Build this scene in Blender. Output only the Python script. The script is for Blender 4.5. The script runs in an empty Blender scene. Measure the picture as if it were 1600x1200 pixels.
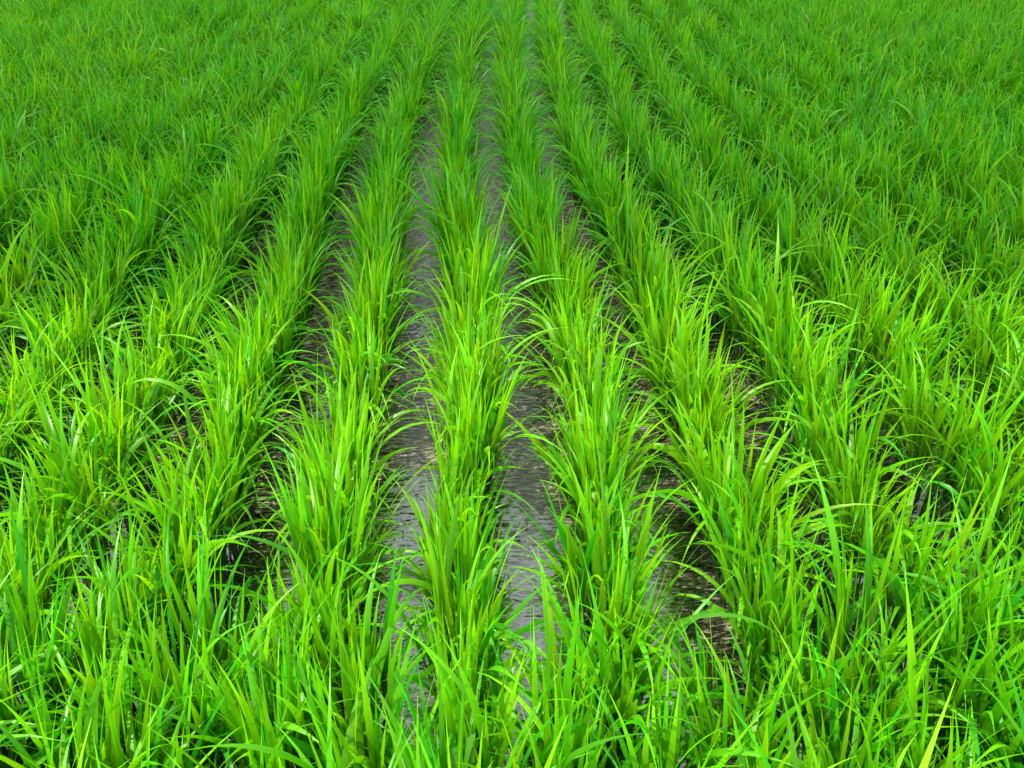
import bpy, math, random
import numpy as np

R = math.radians
rng = np.random.default_rng(11)
random.seed(11)
scene = bpy.context.scene
COL = scene.collection

# ------------------------------------------------------------------ measured layout
F_PX = 1400.0                       # focal length in pixels of the 1600 px wide photograph
PITCH = math.atan(854.0 / F_PX)
YAW = math.atan(132.0 * math.cos(PITCH) / F_PX)
CAM_H = 1.49
SPACING = 0.30                      # between rows
STEP = 0.145                        # between clumps of one row
SUN_AZ, SUN_EL = R(-102), R(57)      # azimuth from +Y towards +X


def smooth(a, b, x):
    t = np.clip((x - a) / (b - a), 0, 1)
    return t * t * (3 - 2 * t)


def row_shift(y):
    return -0.065 * np.clip((2.2 - y) / 1.0, 0, 1.2) + 0.24 * np.clip((y - 4.0) / 3.6, 0, 3) ** 1.3


def project(x, y, z):
    """pixel of a world point in the 1600x1200 photograph (used only to know which clumps are in view)"""
    dx, dy, dz = x, y, z - CAM_H
    f = dy * math.cos(YAW) + dx * math.sin(YAW)
    r = dx * math.cos(YAW) - dy * math.sin(YAW)
    d = f * math.cos(PITCH) - dz * math.sin(PITCH)
    u = f * math.sin(PITCH) + dz * math.cos(PITCH)
    if d < 0.05:
        return None
    return 800 + F_PX * r / d, 600 - F_PX * u / d, d


# ------------------------------------------------------------------ materials
def new_mat(name):
    m = bpy.data.materials.new(name)
    m.use_nodes = True
    nt = m.node_tree
    nt.nodes.clear()
    out = nt.nodes.new('ShaderNodeOutputMaterial')
    return m, nt, out


def N(nt, kind, **kw):
    n = nt.nodes.new(kind)
    for k, v in kw.items():
        setattr(n, k, v)
    return n


def math_node(nt, op, a, b=None, clamp=False):
    n = N(nt, 'ShaderNodeMath', operation=op)
    n.use_clamp = clamp
    for i, v in enumerate((a, b)):
        if v is None:
            continue
        if hasattr(v, 'links'):
            nt.links.new(v, n.inputs[i])
        else:
            n.inputs[i].default_value = v
    return n.outputs[0]


def mix_col(nt, fac, a, b, blend='MIX'):
    n = N(nt, 'ShaderNodeMix', data_type='RGBA', blend_type=blend)
    for sock, v in ((n.inputs[0], fac), (n.inputs[6], a), (n.inputs[7], b)):
        if hasattr(v, 'links'):
            nt.links.new(v, sock)
        elif isinstance(v, (int, float)):
            sock.default_value = v
        else:
            sock.default_value = (*v, 1)
    return n.outputs[2]


def ramp(nt, fac, stops):
    n = N(nt, 'ShaderNodeValToRGB')
    e = n.color_ramp.elements
    while len(e) < len(stops):
        e.new(0.5)
    for el, (p, c) in zip(e, stops):
        el.position = p
        el.color = (*c, 1)
    nt.links.new(fac, n.inputs[0])
    return n.outputs[0]


def leaf_material():
    m, nt, out = new_mat('rice_leaf')
    L = nt.links.new
    at = N(nt, 'ShaderNodeAttribute', attribute_name='leaf')
    sep = N(nt, 'ShaderNodeSeparateColor')
    L(at.outputs['Color'], sep.inputs[0])
    rnd, along, across = sep.outputs[0], sep.outputs[1], sep.outputs[2]
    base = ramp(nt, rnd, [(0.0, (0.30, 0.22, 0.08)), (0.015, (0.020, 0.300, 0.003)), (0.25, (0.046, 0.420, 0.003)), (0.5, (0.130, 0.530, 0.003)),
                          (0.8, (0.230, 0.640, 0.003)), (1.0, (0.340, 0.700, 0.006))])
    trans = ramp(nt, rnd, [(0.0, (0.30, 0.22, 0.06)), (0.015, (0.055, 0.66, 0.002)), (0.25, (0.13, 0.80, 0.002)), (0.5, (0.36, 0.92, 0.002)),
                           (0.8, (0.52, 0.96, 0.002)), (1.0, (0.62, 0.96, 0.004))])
    # veins along the blade and a paler midrib
    mid = math_node(nt, 'ABSOLUTE', math_node(nt, 'SUBTRACT', across, 0.5))
    rib = math_node(nt, 'SUBTRACT', 1.0, math_node(nt, 'MULTIPLY', mid, 11.0), True)
    vein = math_node(nt, 'MULTIPLY_ADD', math_node(nt, 'SINE', math_node(nt, 'MULTIPLY', across, 44.0)), 0.10)
    vein.node.inputs[2].default_value = 0.92
    tc = N(nt, 'ShaderNodeTexCoord')
    no = N(nt, 'ShaderNodeTexNoise')
    no.inputs['Scale'].default_value = 22.0
    no.inputs['Detail'].default_value = 3.0
    L(tc.outputs['Object'], no.inputs['Vector'])
    blot = math_node(nt, 'MULTIPLY_ADD', no.outputs[0], 0.5)
    blot.node.inputs[2].default_value = 0.75
    k = math_node(nt, 'MULTIPLY', vein, blot)
    # base shade painted in: blades darken towards the root; tips may be dry
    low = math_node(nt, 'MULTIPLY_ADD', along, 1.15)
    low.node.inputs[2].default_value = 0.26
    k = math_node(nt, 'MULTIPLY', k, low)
    each = math_node(nt, 'MULTIPLY_ADD', math_node(nt, 'FRACT', math_node(nt, 'MULTIPLY', rnd, 91.0)), 0.64)
    each.node.inputs[2].default_value = 0.75
    k = math_node(nt, 'MULTIPLY', k, each)
    tip = math_node(nt, 'MULTIPLY', math_node(nt, 'GREATER_THAN', along, 0.955),
                    math_node(nt, 'GREATER_THAN', math_node(nt, 'FRACT', math_node(nt, 'MULTIPLY', rnd, 37.0)), 0.80))
    kc = N(nt, 'ShaderNodeCombineColor')
    for i in range(3):
        L(k, kc.inputs[i])

    def finish(c, ribc):
        c = mix_col(nt, 1.0, c, kc.outputs[0], 'MULTIPLY')
        c = mix_col(nt, math_node(nt, 'MULTIPLY', rib, 0.40), c, ribc)
        return mix_col(nt, math_node(nt, 'MULTIPLY', tip, 0.8), c, (0.42, 0.33, 0.12))
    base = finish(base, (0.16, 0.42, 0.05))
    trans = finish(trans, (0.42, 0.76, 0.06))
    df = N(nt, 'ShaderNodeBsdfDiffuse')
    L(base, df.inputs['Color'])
    gl = N(nt, 'ShaderNodeBsdfGlossy')
    gl.inputs['Roughness'].default_value = 0.36
    gl.inputs['Color'].default_value = (0.93, 1.0, 0.90, 1)
    fr = N(nt, 'ShaderNodeFresnel')
    fr.inputs['IOR'].default_value = 1.42
    bs = N(nt, 'ShaderNodeMixShader')
    L(math_node(nt, 'MINIMUM', math_node(nt, 'MULTIPLY', fr.outputs[0], 1.2), 0.075), bs.inputs[0])
    L(df.outputs[0], bs.inputs[1])
    L(gl.outputs[0], bs.inputs[2])
    bump = N(nt, 'ShaderNodeBump')
    bump.inputs['Strength'].default_value = 0.25
    bump.inputs['Distance'].default_value = 0.0006
    L(vein, bump.inputs['Height'])
    L(bump.outputs[0], df.inputs['Normal'])
    L(bump.outputs[0], gl.inputs['Normal'])
    tr = N(nt, 'ShaderNodeBsdfTranslucent')
    L(trans, tr.inputs['Color'])
    mx = N(nt, 'ShaderNodeMixShader')
    mx.inputs[0].default_value = 0.42
    L(bs.outputs[0], mx.inputs[1])
    L(tr.outputs[0], mx.inputs[2])
    L(mx.outputs[0], out.inputs[0])
    return m


def stem_material():
    m, nt, out = new_mat('rice_stem')
    L = nt.links.new
    at = N(nt, 'ShaderNodeAttribute', attribute_name='leaf')
    sep = N(nt, 'ShaderNodeSeparateColor')
    L(at.outputs['Color'], sep.inputs[0])
    c = ramp(nt, sep.outputs[1], [(0.0, (0.070, 0.080, 0.020)), (0.35, (0.040, 0.130, 0.014)), (1.0, (0.060, 0.220, 0.012))])
    bs = N(nt, 'ShaderNodeBsdfPrincipled')
    bs.inputs['Roughness'].default_value = 0.45
    L(c, bs.inputs['Base Color'])
    tr = N(nt, 'ShaderNodeBsdfTranslucent')
    L(c, tr.inputs['Color'])
    mx = N(nt, 'ShaderNodeMixShader')
    mx.inputs[0].default_value = 0.2
    L(bs.outputs[0], mx.inputs[1])
    L(tr.outputs[0], mx.inputs[2])
    L(mx.outputs[0], out.inputs[0])
    return m


def water_material():
    m, nt, out = new_mat('paddy_water')
    L = nt.links.new
    tc = N(nt, 'ShaderNodeTexCoord')

    def noise(scale, sx=1.0, sy=1.0, detail=4.0, rough=0.55):
        mp = N(nt, 'ShaderNodeMapping')
        mp.inputs['Scale'].default_value = (sx, sy, 1)
        L(tc.outputs['Object'], mp.inputs['Vector'])
        n = N(nt, 'ShaderNodeTexNoise')
        n.inputs['Scale'].default_value = scale
        n.inputs['Detail'].default_value = detail
        n.inputs['Roughness'].default_value = rough
        L(mp.outputs[0], n.inputs['Vector'])
        return n.outputs[0]
    # floating scum and straw dust: thick up the rows, thinning towards the near end
    geo = N(nt, 'ShaderNodeNewGeometry')
    xyz = N(nt, 'ShaderNodeSeparateXYZ')
    L(geo.outputs['Position'], xyz.inputs[0])
    farr = N(nt, 'ShaderNodeMapRange')
    farr.inputs[1].default_value = 1.3
    farr.inputs[2].default_value = 2.6
    L(xyz.outputs[1], farr.inputs[0])
    patch = noise(3.0, 1, 1, 3)
    fine = noise(60, 0.55, 1.6, 6, 0.7)
    a = math_node(nt, 'ADD', math_node(nt, 'MULTIPLY', patch, 1.15), math_node(nt, 'MULTIPLY', fine, 1.0))
    a = math_node(nt, 'ADD', a, math_node(nt, 'MULTIPLY', farr.outputs[0], 0.30))
    lat = N(nt, 'ShaderNodeMapRange')
    lat.inputs[1].default_value = 0.60
    lat.inputs[2].default_value = 0.95
    L(math_node(nt, 'ABSOLUTE', xyz.outputs[0]), lat.inputs[0])
    a = math_node(nt, 'SUBTRACT', a, math_node(nt, 'MULTIPLY', lat.outputs[0], 0.20))
    sm = N(nt, 'ShaderNodeMapRange')
    sm.inputs[1].default_value = 1.15
    sm.inputs[2].default_value = 1.23
    L(a, sm.inputs[0])
    scum = sm.outputs[0]
    scol = ramp(nt, noise(75, 0.32, 1.9, 5, 0.75), [(0.42, (0.010, 0.008, 0.005)), (0.51, (0.15, 0.110, 0.075)), (0.62, (0.70, 0.63, 0.52))])
    wb = N(nt, 'ShaderNodeBsdfPrincipled')
    wb.inputs['Base Color'].default_value = (0.012, 0.011, 0.010, 1)
    wb.inputs['Roughness'].default_value = 0.045
    wb.inputs['IOR'].default_value = 3.5
    b1 = N(nt, 'ShaderNodeBump')
    b1.inputs['Strength'].default_value = 1.0
    b1.inputs['Distance'].default_value = 0.0060
    L(math_node(nt, 'ADD', math_node(nt, 'MULTIPLY', noise(12, 0.6, 1.5, 1), 0.5), math_node(nt, 'MULTIPLY', noise(32, 0.62, 1.5, 1.5), math_node(nt, 'ADD', math_node(nt, 'MULTIPLY', farr.outputs[0], 1.5), 0.16))), b1.inputs['Height'])
    L(b1.outputs[0], wb.inputs['Normal'])
    sb = N(nt, 'ShaderNodeBsdfPrincipled')
    L(scol, sb.inputs['Base Color'])
    sb.inputs['Roughness'].default_value = 0.22
    sb.inputs['IOR'].default_value = 1.7
    b2 = N(nt, 'ShaderNodeBump')
    b2.inputs['Strength'].default_value = 0.7
    b2.inputs['Distance'].default_value = 0.005
    L(noise(60, 0.45, 1.8, 3, 0.6), b2.inputs['Height'])
    L(b2.outputs[0], sb.inputs['Normal'])
    mx = N(nt, 'ShaderNodeMixShader')
    L(math_node(nt, 'MULTIPLY', scum, 0.92), mx.inputs[0])
    L(wb.outputs[0], mx.inputs[1])
    L(sb.outputs[0], mx.inputs[2])
    L(mx.outputs[0], out.inputs[0])
    return m


def simple_mat(name, stops, rough=0.6, scale=40):
    m, nt, out = new_mat(name)
    L = nt.links.new
    at = N(nt, 'ShaderNodeAttribute', attribute_name='leaf')
    sep = N(nt, 'ShaderNodeSeparateColor')
    L(at.outputs['Color'], sep.inputs[0])
    tc = N(nt, 'ShaderNodeTexCoord')
    no = N(nt, 'ShaderNodeTexNoise')
    no.inputs['Scale'].default_value = scale
    L(tc.outputs['Object'], no.inputs['Vector'])
    v = math_node(nt, 'ADD', sep.outputs[0], math_node(nt, 'MULTIPLY', math_node(nt, 'SUBTRACT', no.outputs[0], 0.5), 0.4), True)
    bs = N(nt, 'ShaderNodeBsdfPrincipled')
    bs.inputs['Roughness'].default_value = rough
    L(ramp(nt, v, stops), bs.inputs['Base Color'])
    L(bs.outputs[0], out.inputs[0])
    return m


def blocker_material():
    m, nt, out = new_mat('blocker')
    L = nt.links.new
    df = N(nt, 'ShaderNodeBsdfDiffuse')
    df.inputs[0].default_value = (0.9, 0.9, 0.92, 1)
    tr = N(nt, 'ShaderNodeBsdfTranslucent')
    tr.inputs[0].default_value = (0.86, 0.89, 0.94, 1)
    mx = N(nt, 'ShaderNodeMixShader')
    mx.inputs[0].default_value = 0.6
    L(df.outputs[0], mx.inputs[1])
    L(tr.outputs[0], mx.inputs[2])
    tp = N(nt, 'ShaderNodeBsdfTransparent')
    thin = N(nt, 'ShaderNodeMixShader')
    thin.inputs[0].default_value = 0.18
    L(mx.outputs[0], thin.inputs[1])
    L(tp.outputs[0], thin.inputs[2])
    L(thin.outputs[0], out.inputs[0])
    return m


LEAF, STEM, WATER = leaf_material(), stem_material(), water_material()
STRAW = simple_mat('straw', [(0.0, (0.030, 0.022, 0.014)), (0.4, (0.10, 0.075, 0.040)), (0.75, (0.26, 0.20, 0.11)), (1.0, (0.42, 0.36, 0.24))])
REDLEAF = simple_mat('red_leaf', [(0.0, (0.16, 0.02, 0.02)), (1.0, (0.34, 0.06, 0.07))])


# ------------------------------------------------------------------ mesh helpers
def mesh_from(name, V, Fq, attr, mat):
    me = bpy.data.meshes.new(name)
    me.vertices.add(len(V))
    me.vertices.foreach_set('co', np.ascontiguousarray(V, dtype=np.float32).ravel())
    nf = len(Fq)
    me.loops.add(nf * 4)
    me.loops.foreach_set('vertex_index', np.ascontiguousarray(Fq, dtype=np.int32).ravel())
    me.polygons.add(nf)
    me.polygons.foreach_set('loop_start', np.arange(0, nf * 4, 4, dtype=np.int32))
    me.polygons.foreach_set('use_smooth', np.ones(nf, dtype=bool))
    if attr is not None:
        a = me.attributes.new('leaf', 'FLOAT_COLOR', 'POINT')
        a.data.foreach_set('color', np.ascontiguousarray(attr, dtype=np.float32).ravel())
    me.update(calc_edges=True)
    me.materials.append(mat)
    return me


def link(name, me, parent=None):
    o = bpy.data.objects.new(name, me)
    COL.objects.link(o)
    if parent is not None:
        o.parent = parent
    return o


def blades(base, az, th0, bend, length, width, tint, segs, folded, twist=None, power=1.6):
    """a batch of strap-shaped leaves; returns vertices, quads and the 'leaf' attribute"""
    n = len(az)
    S = segs
    t = np.linspace(0, 1, S + 1)
    th = th0[:, None] + bend[:, None] * t[None, :] ** power
    tm = 0.5 * (t[1:] + t[:-1])
    thm = th0[:, None] + bend[:, None] * tm[None, :] ** power
    wob = rng.normal(0, 0.10, n)[:, None] * np.sin(t * 3.0)[None, :]
    sideways = rng.normal(0, 0.22, n)
    azc = az[:, None] + sideways[:, None] * t[None, :]
    azm = az[:, None] + sideways[:, None] * tm[None, :]
    ds = (length / S)[:, None]
    dx = np.sin(thm) * np.cos(azm) * ds
    dy = np.sin(thm) * np.sin(azm) * ds
    dz = np.cos(thm) * ds
    P = np.zeros((n, S + 1, 3))
    P[:, 1:, 0] = np.cumsum(dx, 1)
    P[:, 1:, 1] = np.cumsum(dy, 1)
    P[:, 1:, 2] = np.cumsum(dz, 1)
    P += base[:, None, :]
    P[:, :, 2] = np.maximum(P[:, :, 2], 0.004)
    T = np.stack([np.sin(th) * np.cos(azc), np.sin(th) * np.sin(azc), np.cos(th)], -1)
    W = np.stack([-np.sin(azc), np.cos(azc), np.zeros_like(azc)], -1)
    U = np.cross(W, T)                                    # towards the blade's upper side
    tw = (rng.normal(0, 0.35, n) if twist is None else twist)[:, None] + rng.normal(0, 0.9, n)[:, None] * t[None, :] + wob
    Wt = W * np.cos(tw)[..., None] + U * np.sin(tw)[..., None]
    Ut = np.cross(Wt, T)
    prof = (0.55 + 0.45 * smooth(0, 0.28, t)) * (1 - smooth(0.45, 1.0, t) ** 1.15 * 0.97) ** 0.9
    half = 0.5 * width[:, None] * prof[None, :]
    if folded:
        lift = 0.32 * half * (1 - 0.5 * t)[None, :]
        ring = np.stack([P - Wt * half[..., None] + Ut * lift[..., None], P,
                         P + Wt * half[..., None] + Ut * lift[..., None]], 2)
        C = 3
    else:
        ring = np.stack([P - Wt * half[..., None], P + Wt * half[..., None]], 2)
        C = 2
    V = ring.reshape(-1, 3)
    A = np.zeros((n, S + 1, C, 4))
    A[..., 0] = tint[:, None, None]
    A[..., 1] = t[None, :, None]
    A[..., 2] = np.linspace(0, 1, C)[None, None, :]
    A[..., 3] = 1
    i0 = (np.arange(n) * (S + 1) * C)[:, None, None] + (np.arange(S) * C)[None, :, None] + np.arange(C - 1)[None, None, :]
    Fq = np.stack([i0, i0 + 1, i0 + 1 + C, i0 + C], -1).reshape(-1, 4)
    return V, Fq, A.reshape(-1, 4)


def tubes(base, az, tilt, length, rad, tint, sides=5, segs=3):
    n = len(az)
    t = np.linspace(0, 1, segs + 1)
    d = np.stack([np.sin(tilt) * np.cos(az), np.sin(tilt) * np.sin(az), np.cos(tilt)], -1)
    a = np.stack([-np.sin(az), np.cos(az), np.zeros(n)], -1)
    b = np.cross(d, a)
    c = base[:, None, :] + d[:, None, :] * (length[:, None] * t[None, :])[..., None]
    r = rad[:, None] * (1 - 0.45 * t)[None, :]
    ph = np.linspace(0, 2 * math.pi, sides, endpoint=False)
    ring = c[:, :, None, :] + r[:, :, None, None] * (np.cos(ph)[None, None, :, None] * a[:, None, None, :] * 1.25
                                                     + np.sin(ph)[None, None, :, None] * b[:, None, None, :] * 0.8)
    V = ring.reshape(-1, 3)
    A = np.ones((n, segs + 1, sides, 4))
    A[..., 0] = tint[:, None, None]
    A[..., 1] = t[None, :, None]
    k = np.arange(sides)
    o = (np.arange(n) * (segs + 1) * sides)[:, None, None] + (np.arange(segs) * sides)[None, :, None]
    Fq = np.stack([o + k, o + (k + 1) % sides, o + sides + (k + 1) % sides, o + sides + k], -1).reshape(-1, 4)
    return V, Fq, A.reshape(-1, 4)


def grow_plant(size, fullness, lean, detail, tone, squeeze, wide):
    """one clump of rice: a tight bunch of stems and the blades that leave them. Local to the clump's base."""
    n = int(rng.integers(20, 27) * fullness)
    ang = rng.uniform(0, 2 * math.pi, n)
    rad = np.sqrt(rng.uniform(0, 1, n))
    bx, by = rad * np.cos(ang) * 0.027, rad * np.sin(ang) * 0.074
    az = np.arctan2(by * 0.7, bx) + rng.normal(0, 0.7, n)
    tilt = np.abs(rng.normal(0, R(5), n)) + R(9) * rad
    base = np.stack([bx, by, np.full(n, -0.01)], -1)
    slen = rng.uniform(0.10, 0.19, n) * size
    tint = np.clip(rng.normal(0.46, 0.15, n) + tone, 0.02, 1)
    stem = tubes(base, az, tilt, slen, rng.uniform(0.0024, 0.0038, n), tint, 5 if detail else 3, 3 if detail else 1)
    d = np.stack([np.sin(tilt) * np.cos(az), np.sin(tilt) * np.sin(az), np.cos(tilt)], -1)
    bb, ba, b0, bd, bl, bw, bt = [], [], [], [], [], [], []
    # (height on the stem, length, start angle, bend, width)
    orders = [(1.00, 0.25, 3, 10, 0.80), (0.92, 0.30, 10, 38, 1.00), (0.72, 0.29, 16, 62, 1.0), (0.42, 0.20, 24, 60, 0.80)]
    for j, (h, ln, a0, bn, wd) in enumerate(orders):
        use = np.ones(n, bool) if j < 3 else rng.uniform(0, 1, n) < 0.6
        m = int(use.sum())
        side = az[use] + (math.pi if j % 2 else 0) * (rng.uniform(0, 1, m) < 0.45) + rng.normal(0, 0.55, m)
        bb.append(base[use] + d[use] * (slen[use] * h)[:, None])
        dirx = np.sin(tilt[use]) * np.cos(az[use]) * 0.7 + np.sin(R(a0) * rng.uniform(0.5, 1.6, m)) * np.cos(side) + lean[0] * 0.5
        diry = np.sin(tilt[use]) * np.sin(az[use]) * 0.7 + np.sin(R(a0) * rng.uniform(0.5, 1.6, m)) * np.sin(side) + lean[1] * 0.5
        ba.append(np.arctan2(diry, dirx * squeeze))
        b0.append(np.arcsin(np.clip(np.hypot(dirx * squeeze, diry), 0, 0.8)))
        lax = np.where(rng.uniform(0, 1, m) < (0.20 if squeeze > 0.65 else 0.17), 1.9, 1.0)
        bd.append(R(bn) * (1.0 if detail else 1.3) * rng.gamma(2.6, 0.49, m) * lax)
        bl.append(ln * size * rng.uniform(0.66, 1.24, m))
        bw.append(0.0104 * wd * rng.uniform(0.7, 1.30, m) * (0.6 + 0.4 * size) * wide)
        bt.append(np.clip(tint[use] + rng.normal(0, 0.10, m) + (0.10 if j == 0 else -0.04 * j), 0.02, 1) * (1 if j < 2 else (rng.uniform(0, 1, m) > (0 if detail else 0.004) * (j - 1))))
    cat = np.concatenate
    leaf = blades(cat(bb), cat(ba), cat(b0), np.minimum(cat(bd), R(150)), cat(bl), cat(bw), cat(bt), 11 if detail else 6, detail)
    return stem, leaf


# ------------------------------------------------------------------ where the clumps stand
phase = rng.uniform(0, 6.28, 12)


def lumpy(x, y, k):
    return (math.sin(x * 1.9 + phase[k]) * math.cos(y * 1.4 + phase[k + 1]) + 0.6 * math.sin(x * 4.3 - y * 3.1 + phase[k + 2])) / 1.6


NEAR_END = 1.02
plants = []          # row key, index in row, x, y, size, fullness
for k in range(-26, 32):
    xc = (k + 0.5 - 0.28) * SPACING
    y = 0.30 + rng.uniform(0, STEP)
    while y < 11.6:
        half = 0.62 * (y + 0.35) + 1.25
        ax = math.tan(YAW) * y
        x = xc + float(row_shift(y)) + rng.normal(0, 0.010) + 0.012 * lumpy(xc * 3, y * 2, 5)
        if abs(x - ax) < half:
            s = 1.0 + 0.09 * lumpy(x, y, 0) + rng.normal(0, 0.075)
            f = 1.0 + (0.08 if x < -0.5 else 0)
            plants.append([('row', k), x, y + rng.normal(0, 0.012), s, f])
        y += STEP * rng.uniform(0.86, 1.14)
# the near end of the field is planted across: clumps also stand between the rows
for k in range(-7, 10):
    xg = (k - 0.28) * SPACING
    for y in (0.40, 0.54, 0.68, 0.82, 0.96, 1.08, 1.20):
        limit = {-1: 1.10, 0: 1.06, 1: 0.98, 2: 1.04}.get(k, (1.06 if k > -4 else 1.14) if k < 0 else (1.08 if k < 5 else 1.16))
        if y > limit + 0.02:
            continue
        plants.append([('cross', round(y, 2)), xg + float(row_shift(y)) + rng.normal(0, 0.03), y + rng.normal(0, 0.03), 1.04 + rng.normal(0, 0.10), 0.80])

for p in plants:
    q = project(p[1], p[2], 0.26 * p[3])
    seen = q is not None and -70 < q[0] < 1670 and -60 < q[1] < 1290
    p.append(q[2] if seen else 1e9)
order = sorted(range(len(plants)), key=lambda i: plants[i][5])
NEAR = [i for i in order[:296] if plants[i][5] < 1e8]
near_set = set(NEAR)

ORD = ['zeroth', 'first', 'second', 'third', 'fourth', 'fifth', 'sixth', 'seventh', 'eighth', 'ninth', 'tenth', 'eleventh', 'twelfth',
       'thirteenth', 'fourteenth', 'fifteenth', 'sixteenth', 'seventeenth', 'eighteenth', 'nineteenth', 'twentieth', 'twenty-first',
       'twenty-second', 'twenty-third', 'twenty-fourth', 'twenty-fifth', 'twenty-sixth', 'twenty-seventh', 'twenty-eighth']


def row_name(k):
    if k == 0:
        return 'the middle row'
    side = 'right' if k > 0 else 'left'
    return 'the %s row %s of the middle row' % (ORD[abs(k)], side) if abs(k) > 1 else 'the row just %s of the middle row' % side


members = {}
for i in NEAR:
    members.setdefault(plants[i][0], []).append(i)
labels = {}
cross_keys = sorted(k for k in members if k[0] == 'cross')
for key, ids in members.items():
    if key[0] == 'row':
        ids.sort(key=lambda i: plants[i][2])
        for n, i in enumerate(ids):
            labels[i] = '%s clump of rice up %s' % (ORD[n + 1], row_name(key[1]))
    else:
        ids.sort(key=lambda i: plants[i][1])
        c = cross_keys.index(key)
        for n, i in enumerate(ids):
            labels[i] = 'rice clump between rows, %s from the left in the %s cross line from the front' % (ORD[n + 1], ORD[c + 1])

far_stem, far_leaf = [], []
for i, (key, x, y, s, f, d) in enumerate(plants):
    lean = (0.10 * lumpy(x * 0.8, y * 0.8, 3) + rng.normal(0, 0.06 if x < 0.6 else 0.035), -0.02 + 0.08 * lumpy(x * 0.7 + 3, y * 0.9, 6) + rng.normal(0, 0.06))
    tone = 0.06 * lumpy(x * 1.3, y * 1.1, 2) + 0.21 - 0.29 * float(smooth(1.8, 3.6, y)) - 0.15 * (1 - float(smooth(0.8, 1.6, y))) + rng.normal(0, 0.03)  # sunlit yellow near and shaded green far are painted into the leaf tint
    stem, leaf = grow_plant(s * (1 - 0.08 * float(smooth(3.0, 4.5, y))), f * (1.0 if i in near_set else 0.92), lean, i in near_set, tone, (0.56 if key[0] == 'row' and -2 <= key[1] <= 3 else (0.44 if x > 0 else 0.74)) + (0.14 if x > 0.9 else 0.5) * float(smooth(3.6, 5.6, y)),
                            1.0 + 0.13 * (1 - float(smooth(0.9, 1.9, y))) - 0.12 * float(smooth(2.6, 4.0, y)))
    if i in near_set:
        root = bpy.data.objects.new('rice_plant', None)
        root.empty_display_size = 0.05
        root.location = (x, y, 0)
        COL.objects.link(root)
        root['label'] = labels[i]
        root['category'] = 'rice plant'
        root['group'] = 'rice clumps planted in rows'
        link('stem', mesh_from('stem', *stem, STEM), root)
        link('foliage', mesh_from('foliage', *leaf, LEAF), root)
    else:
        off = np.array([x, y, 0.0])
        far_stem.append((stem[0] + off, stem[1], stem[2]))
        far_leaf.append((leaf[0] + off, leaf[1], leaf[2]))


def merge(batches):
    V, Fq, A, n = [], [], [], 0
    for v, f, a in batches:
        V.append(v)
        Fq.append(f + n)
        A.append(a)
        n += len(v)
    return np.concatenate(V), np.concatenate(Fq), np.concatenate(A)


sv, sf, sa = merge(far_stem)
lv, lf, la = merge(far_leaf)
me = mesh_from('rice_crop', np.concatenate([lv, sv]), np.concatenate([lf, sf + len(lv)]), np.concatenate([la, sa]), LEAF)
me.materials.append(STEM)
mi = np.zeros(len(lf) + len(sf), dtype=np.int32)
mi[len(lf):] = 1
me.polygons.foreach_set('material_index', mi)
o = link('rice_crop', me)
o['kind'] = 'stuff'
o['label'] = 'dense green rice crop filling the far part of the paddy'
o['category'] = 'rice'

# ------------------------------------------------------------------ water, floating straw
xs = np.concatenate([[-80, -30], np.linspace(-9, 9, 40), [30, 80]])
ys = np.concatenate([[-20, -5], np.linspace(0, 14, 40), [40, 140]])
gx, gy = np.meshgrid(xs, ys)
V = np.stack([gx.ravel(), gy.ravel(), np.zeros(gx.size)], -1)
nx, ny = len(xs), len(ys)
ii = (np.arange(ny - 1)[:, None] * nx + np.arange(nx - 1)[None, :]).ravel()
water = link('water', mesh_from('water', V, np.stack([ii, ii + 1, ii + 1 + nx, ii + nx], -1), None, WATER))
water['kind'] = 'structure'
water['label'] = 'dark shallow water standing between the rice rows'

n = 11000
gap = rng.integers(-8, 10, n)
yy = 0.7 + 6.5 * rng.uniform(0, 1, n) ** 1.3
xx = (gap - 0.28) * SPACING + row_shift(yy) + rng.normal(0, 0.075, n)
az = np.where(rng.uniform(0, 1, n) < 0.6, rng.normal(0, 0.45, n), rng.uniform(0, 6.28, n))
ln = rng.gamma(2.2, 0.011, n) + 0.008
st = blades(np.stack([xx, yy, np.full(n, 0.004) + rng.uniform(0, 0.004, n)], -1), az, np.full(n, R(88)), rng.normal(0, 0.06, n),
            ln, rng.uniform(0.0013, 0.0036, n), np.clip(rng.beta(1.5, 1.4, n), 0, 1), 3, False, twist=rng.normal(0, 0.1, n))
o = link('straw_litter', mesh_from('straw_litter', *st, STRAW))
o['kind'] = 'stuff'
o['label'] = 'brown straw scraps floating on the water between the rows'
o['category'] = 'straw'


def leaf_scrap(name, label, x, y, rot, length, width, mat):
    v, f, a = blades(np.array([[0, 0, 0.006]]), np.array([rot]), np.array([R(86)]), np.array([0.12]), np.array([length]),
                     np.array([width]), np.array([0.6]), 8, True, twist=np.array([0.05]))
    s = link(name, mesh_from(name, v, f, a, mat))
    s.location = (x, y, 0.003)
    s['label'] = label
    s['category'] = 'fallen leaf'
    s['group'] = 'red leaf scraps on the water'


def unproject(px, py, z=0.0):
    r, u = (px - 800) / F_PX, (600 - py) / F_PX
    f = math.cos(PITCH) + u * math.sin(PITCH)
    dz = -math.sin(PITCH) + u * math.cos(PITCH)
    k = (z - CAM_H) / dz
    return k * (r * math.cos(YAW) + f * math.sin(YAW)), k * (f * math.cos(YAW) - r * math.sin(YAW))


RED1, RED2 = unproject(661, 584), unproject(643, 597)
leaf_scrap('fallen_leaf', 'dark red leaf scrap on the water left of the middle row, farther of two', *RED1, R(60), 0.030, 0.010, REDLEAF)
leaf_scrap('fallen_leaf', 'dark red leaf scrap on the water left of the middle row, nearer of two', *RED2, R(25), 0.036, 0.010, REDLEAF)

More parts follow.
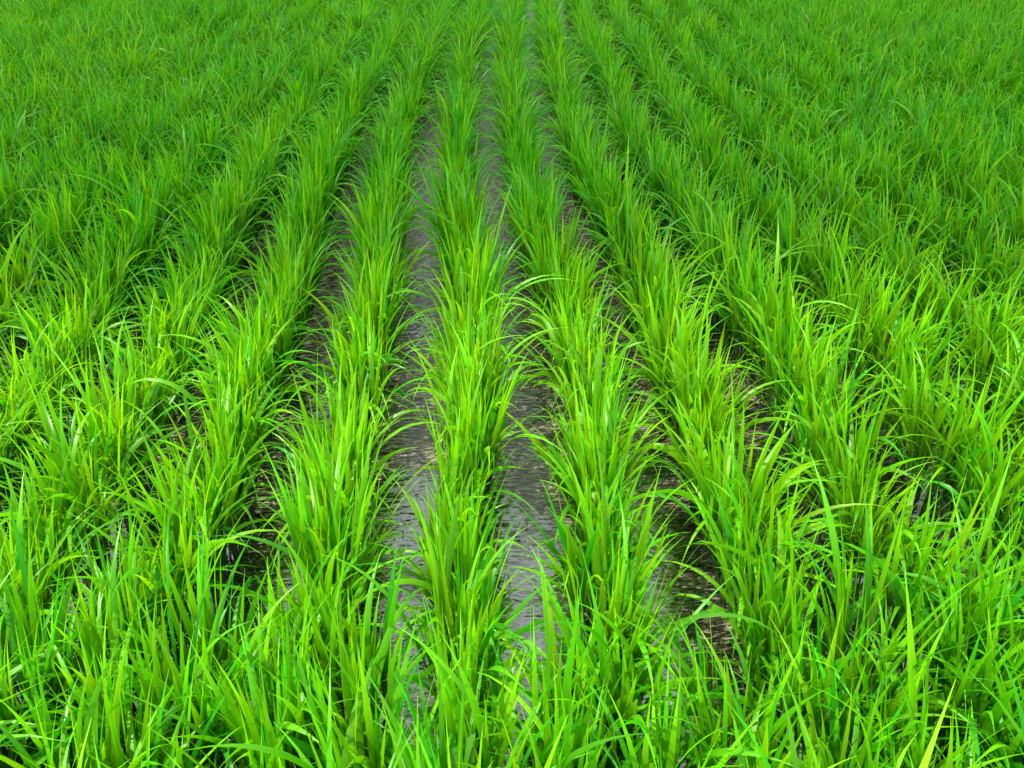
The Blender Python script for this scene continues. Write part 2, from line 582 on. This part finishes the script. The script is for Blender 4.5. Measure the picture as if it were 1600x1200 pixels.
# ------------------------------------------------------------------ sky, cloud and sun
S = np.array([math.sin(SUN_AZ) * math.cos(SUN_EL), math.cos(SUN_AZ) * math.cos(SUN_EL), math.sin(SUN_EL)])
ALT = 60.0
off = S * (ALT - 0.35) / S[2]
u = np.linspace(-45, 45, 70)
w = np.linspace(0, 1, 40)
gu, gw = np.meshgrid(u, w)
edge = 2.52 - 0.16 * gu / 1.5 * np.exp(-np.abs(gu) / 6) + 0.10 * np.sin(gu * 1.7 + 1.0) + 0.06 * np.sin(gu * 4.1)
gy = edge + gw ** 1.5 * 34
bul = np.sin(np.clip(gw, 0, 1) * math.pi) * 3 + 1.2 * np.sin(gu * 0.5) * np.sin(gw * 9) + 0.6 * np.sin(gu * 1.3 + gw * 14)
V = np.stack([gu + off[0], gy + off[1], ALT + bul * np.minimum(1, gw * 6)], -1).reshape(-1, 3)
nx, ny = len(u), len(w)
ii = (np.arange(ny - 1)[:, None] * nx + np.arange(nx - 1)[None, :]).ravel()
cl = link('sun_blocker', mesh_from('sun_blocker', V, np.stack([ii, ii + 1, ii + 1 + nx, ii + nx], -1), None, blocker_material()))  # unseen sheet added overhead to cast the shade on the far rows
cl['kind'] = 'structure'
cl['label'] = 'added unseen cloud that shades the far rows'

wd = bpy.data.worlds.new('World')
scene.world = wd
wd.use_nodes = True
nt = wd.node_tree
sky = nt.nodes.new('ShaderNodeTexSky')
sky.sky_type = 'NISHITA'
sky.sun_disc = False
sky.sun_elevation = SUN_EL
sky.sun_rotation = SUN_AZ
sky.air_density = 1.2
sky.dust_density = 3.0
bg = nt.nodes['Background']
nt.links.new(sky.outputs[0], bg.inputs[0])
bg.inputs[1].default_value = 0.15
# white clouds over much of the sky
tc = nt.nodes.new('ShaderNodeTexCoord')
mp = nt.nodes.new('ShaderNodeMapping')
mp.inputs['Scale'].default_value = (1, 1, 2.2)
nt.links.new(tc.outputs['Generated'], mp.inputs['Vector'])
cn = nt.nodes.new('ShaderNodeTexNoise')
cn.inputs['Scale'].default_value = 2.3
cn.inputs['Detail'].default_value = 7
nt.links.new(mp.outputs[0], cn.inputs['Vector'])
cr = nt.nodes.new('ShaderNodeMapRange')
cr.inputs[1].default_value = 0.33
cr.inputs[2].default_value = 0.52
nt.links.new(cn.outputs[0], cr.inputs[0])
cb = nt.nodes.new('ShaderNodeBackground')
cb.inputs[0].default_value = (0.93, 0.96, 1.0, 1)
cb.inputs[1].default_value = 1.1
ms = nt.nodes.new('ShaderNodeMixShader')
nt.links.new(cr.outputs[0], ms.inputs[0])
nt.links.new(bg.outputs[0], ms.inputs[1])
nt.links.new(cb.outputs[0], ms.inputs[2])
nt.links.new(ms.outputs[0], nt.nodes['World Output'].inputs[0])

sl = bpy.data.lights.new('sun', 'SUN')
sl.energy = 5.0
sl.angle = R(0.5)
sl.color = (1.0, 0.95, 0.84)
so = bpy.data.objects.new('sun', sl)
COL.objects.link(so)
from mathutils import Vector
so.rotation_euler = Vector(S).to_track_quat('Z', 'Y').to_euler()

# ------------------------------------------------------------------ camera
cam = bpy.data.cameras.new('camera')
cam.sensor_width = 36
cam.lens = 36 * F_PX / 1600
cam.clip_start = 0.02
cam.clip_end = 2000
co = bpy.data.objects.new('camera', cam)
COL.objects.link(co)
co.location = (0, 0, CAM_H)
co.rotation_euler = (math.pi / 2 - PITCH, 0, -YAW)
scene.camera = co

scene.view_settings.view_transform = 'Standard'
scene.view_settings.look = 'None'
scene.view_settings.exposure = 0
scene.cycles.max_bounces = 10
scene.cycles.diffuse_bounces = 2
scene.cycles.transmission_bounces = 3
print('plants', len(plants), 'near', len(NEAR), 'deepest near', plants[NEAR[-1]][2])
